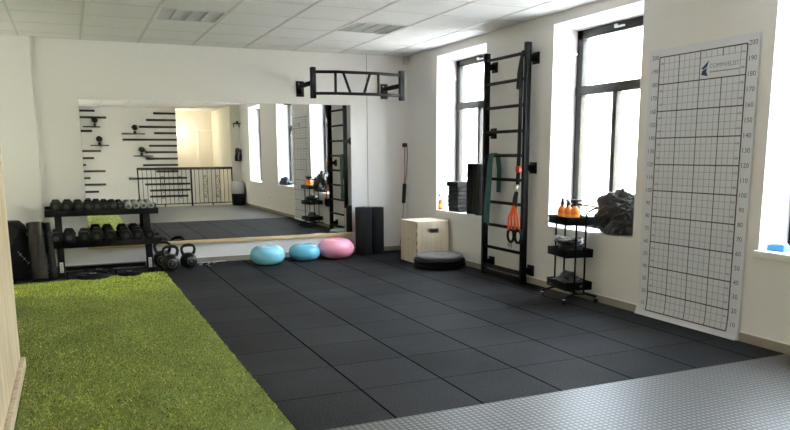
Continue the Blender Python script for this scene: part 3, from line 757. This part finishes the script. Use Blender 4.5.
def spray(label, loc, rz, m, grp, s=1.0):
    t = thing('spray_bottle', label, 'spray bottle', loc, rz, grp); t.scale = (s,)*3
    MB().lathe([(0,0),(.036,0),(.040,.005),(.040,.10),(.036,.125),(.018,.15),(.013,.158),(.013,.165),(0,.165)], (0,0,0), 24).build('bottle', m, t)
    h = MB().cyl((0,0,.158),(0,0,.185),.015,seg=16).box(-.014,.034,-.011,.011,.185,.215,.005).box(-.055,-.010,-.009,.009,.195,.213,.004)
    h.prism([(-.022,.19),(-.032,.165),(-.040,.145),(-.034,.145),(-.024,.165),(-.010,.185)], -.005, .005, Matrix(((1,0,0,0),(0,0,1,0),(0,1,0,0),(0,0,0,1)))).cyl((-.055,0,.204),(-.063,0,.204),.007,seg=10)
    h.build('trigger_head', BLACKP, t)
    MB().lathe([(.0405,.03),(.0412,.03),(.0412,.085),(.0405,.085)], (0,0,0), 24).build('bottle_label', mat('bottle_label', srgb(246,170,70), .5), t)
for i, (x, y) in enumerate(((-.055,.06),(-.045,-.028),(-.03,-.115))):
    spray('orange spray bottle, %s of the row on the trolley top tray' % ['at the ladder end','middle one','at the wall chart end'][i], tl(x,y,.686), [.95,.7,PI*.85][i], ORANGE, 'spray bottles on the trolley', 1.0)
# looped ropes in the middle tray
for i in range(6):
    pts = []; R0 = .062+.007*i; ph = random.random()*6
    for k in range(60):
        a = 2*PI*k/20+ph; rr = R0*(.8+.25*math.sin(a*1.37+i))
        pts.append(tl(rr*math.cos(a)*1.12, rr*math.sin(a)*1.6+.012*(i-2.5), .424+.021*i+.012*math.sin(a*2.3+i)+.0004*k))
    MB_ = MB().tube(pts, .009, 7)
    o = MB_.build('skipping_rope', mat('rope_%d' % i, [(.012,.012,.012,1),(.04,.04,.04,1),(.02,.02,.022,1),(.03,.03,.03,1),(.012,.012,.012,1),(.22,.22,.215,1)][i], .5)); 
    tag(o, ['lowest black coiled rope, at the bottom of the middle trolley tray','dark grey coiled rope, second from the bottom of the middle trolley tray','black coiled rope, third from the bottom of the middle trolley tray','charcoal coiled rope, third from the top of the middle tray pile','black coiled rope just under the light grey one in the middle tray','light grey coiled rope on top of the middle tray pile'][i], 'rope', 'ropes in the middle trolley tray')
# soft ankle weights in the lower tray
def lump(name, label, cat, loc, sc, seed, m, amp=.25, fr=3., grp=None, rz=0, sub=4, ridge=False):
    b = bmesh.new(); bmesh.ops.create_icosphere(b, subdivisions=sub, radius=1)
    for v_ in b.verts:
        p_ = v_.co.copy()
        if ridge:
            q_ = Vector((p_.x*fr*1.2+p_.z*.8, p_.y*fr+p_.z*1.1, p_.z*fr*.7))+Vector((seed,seed*1.7,0))
            nz = .9*noise.noise(q_*.9)+.9*(.35-abs(noise.noise(q_*1.9)))+.6*(.3-abs(noise.noise(q_*3.6+Vector((0,0,seed)))))
        else: nz = noise.noise(p_*fr+Vector((seed,0,0)))+.5*noise.noise(p_*fr*2.2+Vector((0,seed,0)))
        v_.co = p_*(1+amp*nz)
        if v_.co.z < -.62: v_.co.z = -.62+(v_.co.z+.62)*.1
    zb = min(v_.co.z for v_ in b.verts)
    for v_ in b.verts: v_.co.z -= zb
    x = MB(); x._join(b, Matrix.Diagonal((*sc,1)))
    o = x.build(name, m, None, 60); o.location = loc; o.rotation_euler = (0,0,rz)
    return tag(o, label, cat, grp)
GLOV = mat('charcoal_neoprene', (.085,.087,.092,1), .5, var=.6, vscale=14)
for i, (x, y, z, a) in enumerate(((-.045,.10,.122,.3),(-.05,-.02,.122,1.1),(.052,.05,.122,-.4),(.02,-.105,.122,.7),(-.01,.01,.178,.2))):
    lump('ankle_weight', ['charcoal ankle weight at the far end of the bottom trolley tray','charcoal ankle weight at the front of the bottom trolley tray','charcoal ankle weight on the wall side of the bottom tray','charcoal ankle weight in the near corner of the bottom tray','charcoal ankle weight lying on top of the bottom tray pile'][i], 'ankle weight', tl(x,y,z), (.074,.060,.046), 3.1*i, GLOV, .5, 2.0, 'ankle weights in the bottom trolley tray', a)

# ------------------------------------------------------------------ on the window sills
spray('orange pump bottle beside the black pads on the first window sill', (.06,-.825,SILL), -2.2, AMBER, None, .9)
for k in range(7):
    h = .05; big = k == 6
    dx_, dy_ = random.uniform(-.006,.006), random.uniform(-.006,.006)
    e = .012 if big else 0
    o = MB().box(-.095-e,.095+e,-.13-e,.13+e,0,h-.001 if not big else .06,.010).build('balance_pad', FOAM)
    o.location = (.135+dx_, -1.20+dy_, SILL+h*k)
    tag(o, ('wider black foam pad on top of the stack on the first sill' if big else 'black foam pad, %s from the bottom of the sill stack' % ORD[k]), 'foam pad', 'foam pads stacked on the first sill')
for k, (x, y, r) in enumerate(((.085,-1.565,.056),(.10,-1.678,.053),(.080,-1.81,.072))):
    t = thing('upright_roller', ['black roller next to the foam pads on the first sill','thin black roller in the middle of the three on the first sill','widest black roller on the first sill, nearest the wall ladder'][k], 'foam roller', (x,y,SILL), 0, 'rollers standing on the first sill')
    MB().lathe([(r*.4,0),(r*.96,0),(r,.006),(r,.572),(r*.96,.58),(r*.4,.58),(r*.4,.56),(0,.56)], (0,0,0), 32).build('foam', FOAM, t)
    MB().lathe([(r*.41,.56),(r*.41,.581),(r*.34,.581),(r*.34,.56)], (0,0,0), 24).build('core', BLACKP, t)
lump('crumpled_jacket', 'crumpled dark grey jacket heaped on the second window sill', 'jacket', (.115,-4.055,SILL), (.125,.225,.20), 5.3, BAGPL, .42, 1.1, None, .1, 6, True)
bb = thing('tissue_box', 'small blue box on the sill beyond the wall chart', 'box', (.085,-5.635,SILL+.045), .1)
MB().box(-.04,.04,-.06,.06,0,.04,.004).build('carton', BLUEBOX, bb)
MB().box(-.03,.03,-.045,.045,.04,.052,.005).build('flap', LABELW, bb)
lump('navy_bundle', 'navy cloth bundle on the third window sill, seen in the mirror', 'bundle', (.08,-6.45,SILL+.045), (.10,.26,.10), 8.8, NAVY, .4, 1.8, None, 0, 4)
for k in range(2):
    t = thing('small_bottle', ['clear white bottle on the fourth window sill, nearer the stairs','clear white bottle on the fourth window sill, nearer the third window'][k], 'bottle', (.09,-9.36+.17*k,SILL+.045), 0, 'bottles on the fourth sill')
    MB().lathe([(0,0),(.03,0),(.032,.004),(.032,.07),(.012,.09),(.012,.10),(0,.10)], (0,0,0), 18).build('bottle', WHITEPL, t)
    MB().cyl((0,0,.10),(0,0,.118),.014,seg=12).build('cap', BLACKP, t)

# ------------------------------------------------------------------ far end of the room (seen in the mirror)
leftc = [(2.45,-3.455),(2.28,-3.188),(1.93,-3.555),(1.415,-3.371),(1.23,-3.555),(1.053,-3.763),(.887,-3.295),(.71,-3.677),(.538,-3.306),(.35,-3.493)]
for i, (z, x) in enumerate(leftc):
    tag(MB().box(-4.53, x, FARY+.0005, FARY+.028, z-.028, z+.028, .003).build('wall_slat', SLATM), 'dark wooden strip, %s from the top in the column by the far corner' % ORD[i], 'wall slat', 'dark strips on the far wall')
rightc = [(2.41,-2.0,-1.42),(2.233,-2.188,-1.42),(2.05,-2.379,-1.42),(1.885,-2.003,-1.42),(1.71,-2.817,-1.42),(1.549,-2.153,-1.42),(1.375,-2.266,-1.42),(1.203,-2.251,-1.42),(1.03,-2.34,-1.42),(.86,-2.01,-1.424),(.675,-2.719,-1.20),(.512,-2.319,-1.12)]
for i, (z, x, x2) in enumerate(rightc):
    tag(MB().box(x, x2, FARY+.0005, FARY+.028, z-.028, z+.028, .003).build('wall_slat', SLATM), 'dark wooden strip, %s from the top in the column beside the stairwell' % ORD[i], 'wall slat', 'dark strips on the far wall')
for i, (z, x, x2) in enumerate(((.345,-2.2,-1.12),(.18,-2.209,-1.19))):
    tag(MB().box(x, x2, FARY+.0005, FARY+.028, z-.028, z+.028, .003).build('wall_slat', SLATM), 'dark wooden strip low behind the stair railing, %s' % ['second from the floor','nearest the floor'][i], 'wall slat', 'dark strips on the far wall')
for i, (xa, xb, z, px_) in enumerate(((-3.767,-3.357,2.04,-3.48),(-2.83,-2.25,1.863,-2.50),(-3.62,-3.17,1.56,-3.40),(-2.565,-2.08,1.28,-2.36))):
    nm = ['highest','second highest','third highest','lowest'][i]
    tag(MB().box(xa, xb, FARY+.0005, FARY+.16, z-.016, z+.012, .003).build('wall_shelf', SLATM), 'short dark floating shelf with a plant, %s of four on the far wall' % nm, 'shelf', 'floating shelves on the far wall')
    t = thing('potted_plant', 'small round potted plant on the %s floating shelf' % nm, 'plant', (px_, FARY+.085, z+.012), 0, 'small plants on the floating shelves')
    MB().lathe([(0,0),(.028,0),(.04,.06),(.036,.06),(.03,.05),(0,.05)], (0,0,0), 18).build('pot', POT, t)
    MB().cyl((0,0,.05),(0,0,.12),.008,seg=8).build('stem', POT, t)
    b = MB()
    for k in range(70):
        v_ = Vector((random.gauss(0,1),random.gauss(0,1),random.gauss(0,1))).normalized()*.062
        b.sph(Vector((0,0,.155))+v_, .022, (1,1,.7), 6, 4)
    b.build('foliage', PLANT, t)
# stair railing
rl = thing('stair_railing', 'black wrought iron stair railing with scrolls at the far end', 'railing', (-1.447,-10.40,0))
MB().box(-1.19,1.187,-.03,.03,.925,.99,.008).build('handrail', SLATM, rl)
MB().box(-1.18,1.18,-.012,.012,.055,.075).build('bottom_rail', BLACKM, rl)
MB().box(.105,.145,-.02,.02,FZ,.95,.003).build('post', BLACKM, rl)
for x in (-1.17,1.17): MB().box(x-.015,x+.015,-.015,.015,FZ,.95,.003).build('post', BLACKM, rl)
for x in (-.55,.65): MB().box(x-.012,x+.012,-.012,.012,FZ,.06).build('foot', BLACKM, rl)
for k in range(1, 22):
    x = -1.17+.1064*k
    if abs(x-.125) < .03: continue
    MB().box(x-.006,x+.006,-.006,.006,.07,.94).build('baluster', BLACKM, rl)
for xc in (-.585+.0,-.16,.47,.79):
    s_ = MB()
    for zc in (.36,.62):
        for sx in (-1,1):
            s_.tube([(xc+sx*(.006+.040*math.sin(PI*i/10)), 0, zc-.12+.024*i) for i in range(11)], .005, 6)
            s_.tube([(xc+sx*(.02+.016*math.cos(a*.9)), 0, zc+.14*(1 if zc > .5 else -1)+.016*math.sin(a*.9)) for a in range(8)], .004, 6)
        s_.sph((xc,0,zc),.014)
    s_.build('scroll', BLACKM, rl)
bn = thing('waste_bin', 'black waste bin with grey liner by the stair railing', 'bin', (-.19,-10.14,0))
MB().lathe([(0,0),(.15,0),(.155,.01),(.175,.42),(.165,.42),(.15,.03),(0,.03)], (0,0,0), 32).build('bucket', BLACKP, bn)
loft([(0,0,.172,.172,.30,1),(0,0,.182,.182,.33,1),(0,0,.185,.18,.42,1),(.0,0,.17,.165,.56,1),(-.01,0,.13,.14,.62,1),(0,0,.05,.05,.60,1)]).build('liner', LINER, bn)
sh = tag(MB().box(-.19,-.01,-10.4495,-10.30,2.085,2.11,.003).box(-.18,-.16,-10.449,-10.43,2.0,2.085).box(-.04,-.02,-10.449,-10.43,2.0,2.085).build('wall_shelf', SLATM), 'small black bracket shelf high beside the railing end', 'shelf')
t = tag(MB().box(-.05,.0,-10.375,-10.325,2.11,2.16,.006,T(-.07,0,0)).build('small_clock', BLACKP), 'small black box standing on the high bracket shelf', 'box')
lump('hanging_bundle', 'black and grey bundle hung on the wall above the bin', 'bundle', (-.09,-10.36,1.12), (.085,.085,.19), 2.2, mat('bundle_black', (.03,.03,.03,1), .6, var=.9, vscale=14), .5, 2.0, None, 0, 4)
# added lamp, hidden from view, brightens the stairwell
sl = thing('added_stair_lamp', 'round glowing lamp added out of view to light the stairwell', 'wall lamp', (-1.42,-12.6,1.9))
MB().lathe([(.15,0),(.15,.03),(.14,.035)], (0,0,0), 32, rot('Y',90)).build('rim', WHITEPL, sl)
MB().lathe([(.14,.02),(.12,.055),(.06,.07),(0,.072)], (0,0,0), 32, rot('Y',90)).build('diffuser', LAMPGLOW, sl)

# ------------------------------------------------------------------ light
W = bpy.data.worlds.new('World'); S.world = W; W.use_nodes = True
nt = W.node_tree; bgd = nt.nodes['Background']
bgd.inputs['Color'].default_value = (.84,.94,1.07,1); bgd.inputs['Strength'].default_value = 20
for i, (a, b) in enumerate(WIN+[(AW[0],AW[1]),(BW[0],BW[1])]):
    l = bpy.data.lights.new('window_portal', 'AREA'); l.shape = 'RECTANGLE'; l.size = 1.85; l.size_y = a-b; l.cycles.is_portal = True
    o = bpy.data.objects.new('window_portal', l); C.objects.link(o); o.location = (WT+.005, (a+b)/2, (SILL+WTOPI)/2); o.rotation_euler = (0, PI/2, 0)
    if i == 4: l.size = AW[3]-AW[2]; o.location = (-6.005, (a+b)/2, (AW[2]+AW[3])/2); o.rotation_euler = (0, -PI/2, 0)
    if i == 5: l.size = BW[3]-BW[2]; o.location = (-4.69, (a+b)/2, (BW[2]+BW[3])/2); o.rotation_euler = (0, -PI/2, 0)
l = bpy.data.lights.new('added_stair_light', 'POINT'); l.energy = 10; l.color = (1,.93,.78); l.shadow_soft_size = .12  # added stairwell fill, set beside the hidden lamp
o = bpy.data.objects.new('added_stair_light', l); C.objects.link(o); o.location = (-1.2,-12.6,1.9)

l = bpy.data.lights.new('sun', 'SUN'); l.energy = 110; l.color = (1,.98,.95); l.angle = .01
o = bpy.data.objects.new('sun', l); C.objects.link(o); o.location = (-10,0,20); o.rotation_euler = Vector((.62,.25,-.74)).to_track_quat('-Z','Y').to_euler()

# ------------------------------------------------------------------ camera
cam = bpy.data.cameras.new('Camera'); co = bpy.data.objects.new('Camera', cam); C.objects.link(co); S.camera = co
yaw, pitch, roll = .417, .1686, -.0058
cy, sy, cp, sp = math.cos(yaw), math.sin(yaw), math.cos(pitch), math.sin(pitch)
fw = Vector((sy*cp, cy*cp, -sp)); rt_ = Vector((cy,-sy,0)); up_ = rt_.cross(fw)
r_ = math.cos(roll)*rt_+math.sin(roll)*up_; u_ = -math.sin(roll)*rt_+math.cos(roll)*up_
M = Matrix((r_, u_, -fw)).transposed().to_4x4(); M.translation = Vector((-4.1687,-8.9597,1.2924))
co.matrix_world = M
cam.sensor_width = 36; cam.sensor_fit = 'HORIZONTAL'; cam.lens = 725.2762/790*36; cam.shift_y = (277.43-215)/790
cam.clip_start = .05; cam.clip_end = 200

S.view_settings.view_transform = 'Standard'; S.view_settings.look = 'None'; S.view_settings.gamma = 1; S.view_settings.exposure = .80
S.view_settings.use_curve_mapping = False
S.cycles.max_bounces = 12; S.cycles.diffuse_bounces = 6; S.cycles.glossy_bounces = 4; S.cycles.transparent_max_bounces = 12
S.cycles.sample_clamp_indirect = 6; S.cycles.use_denoising = True
S.cycles.caustics_reflective = False; S.cycles.caustics_refractive = False
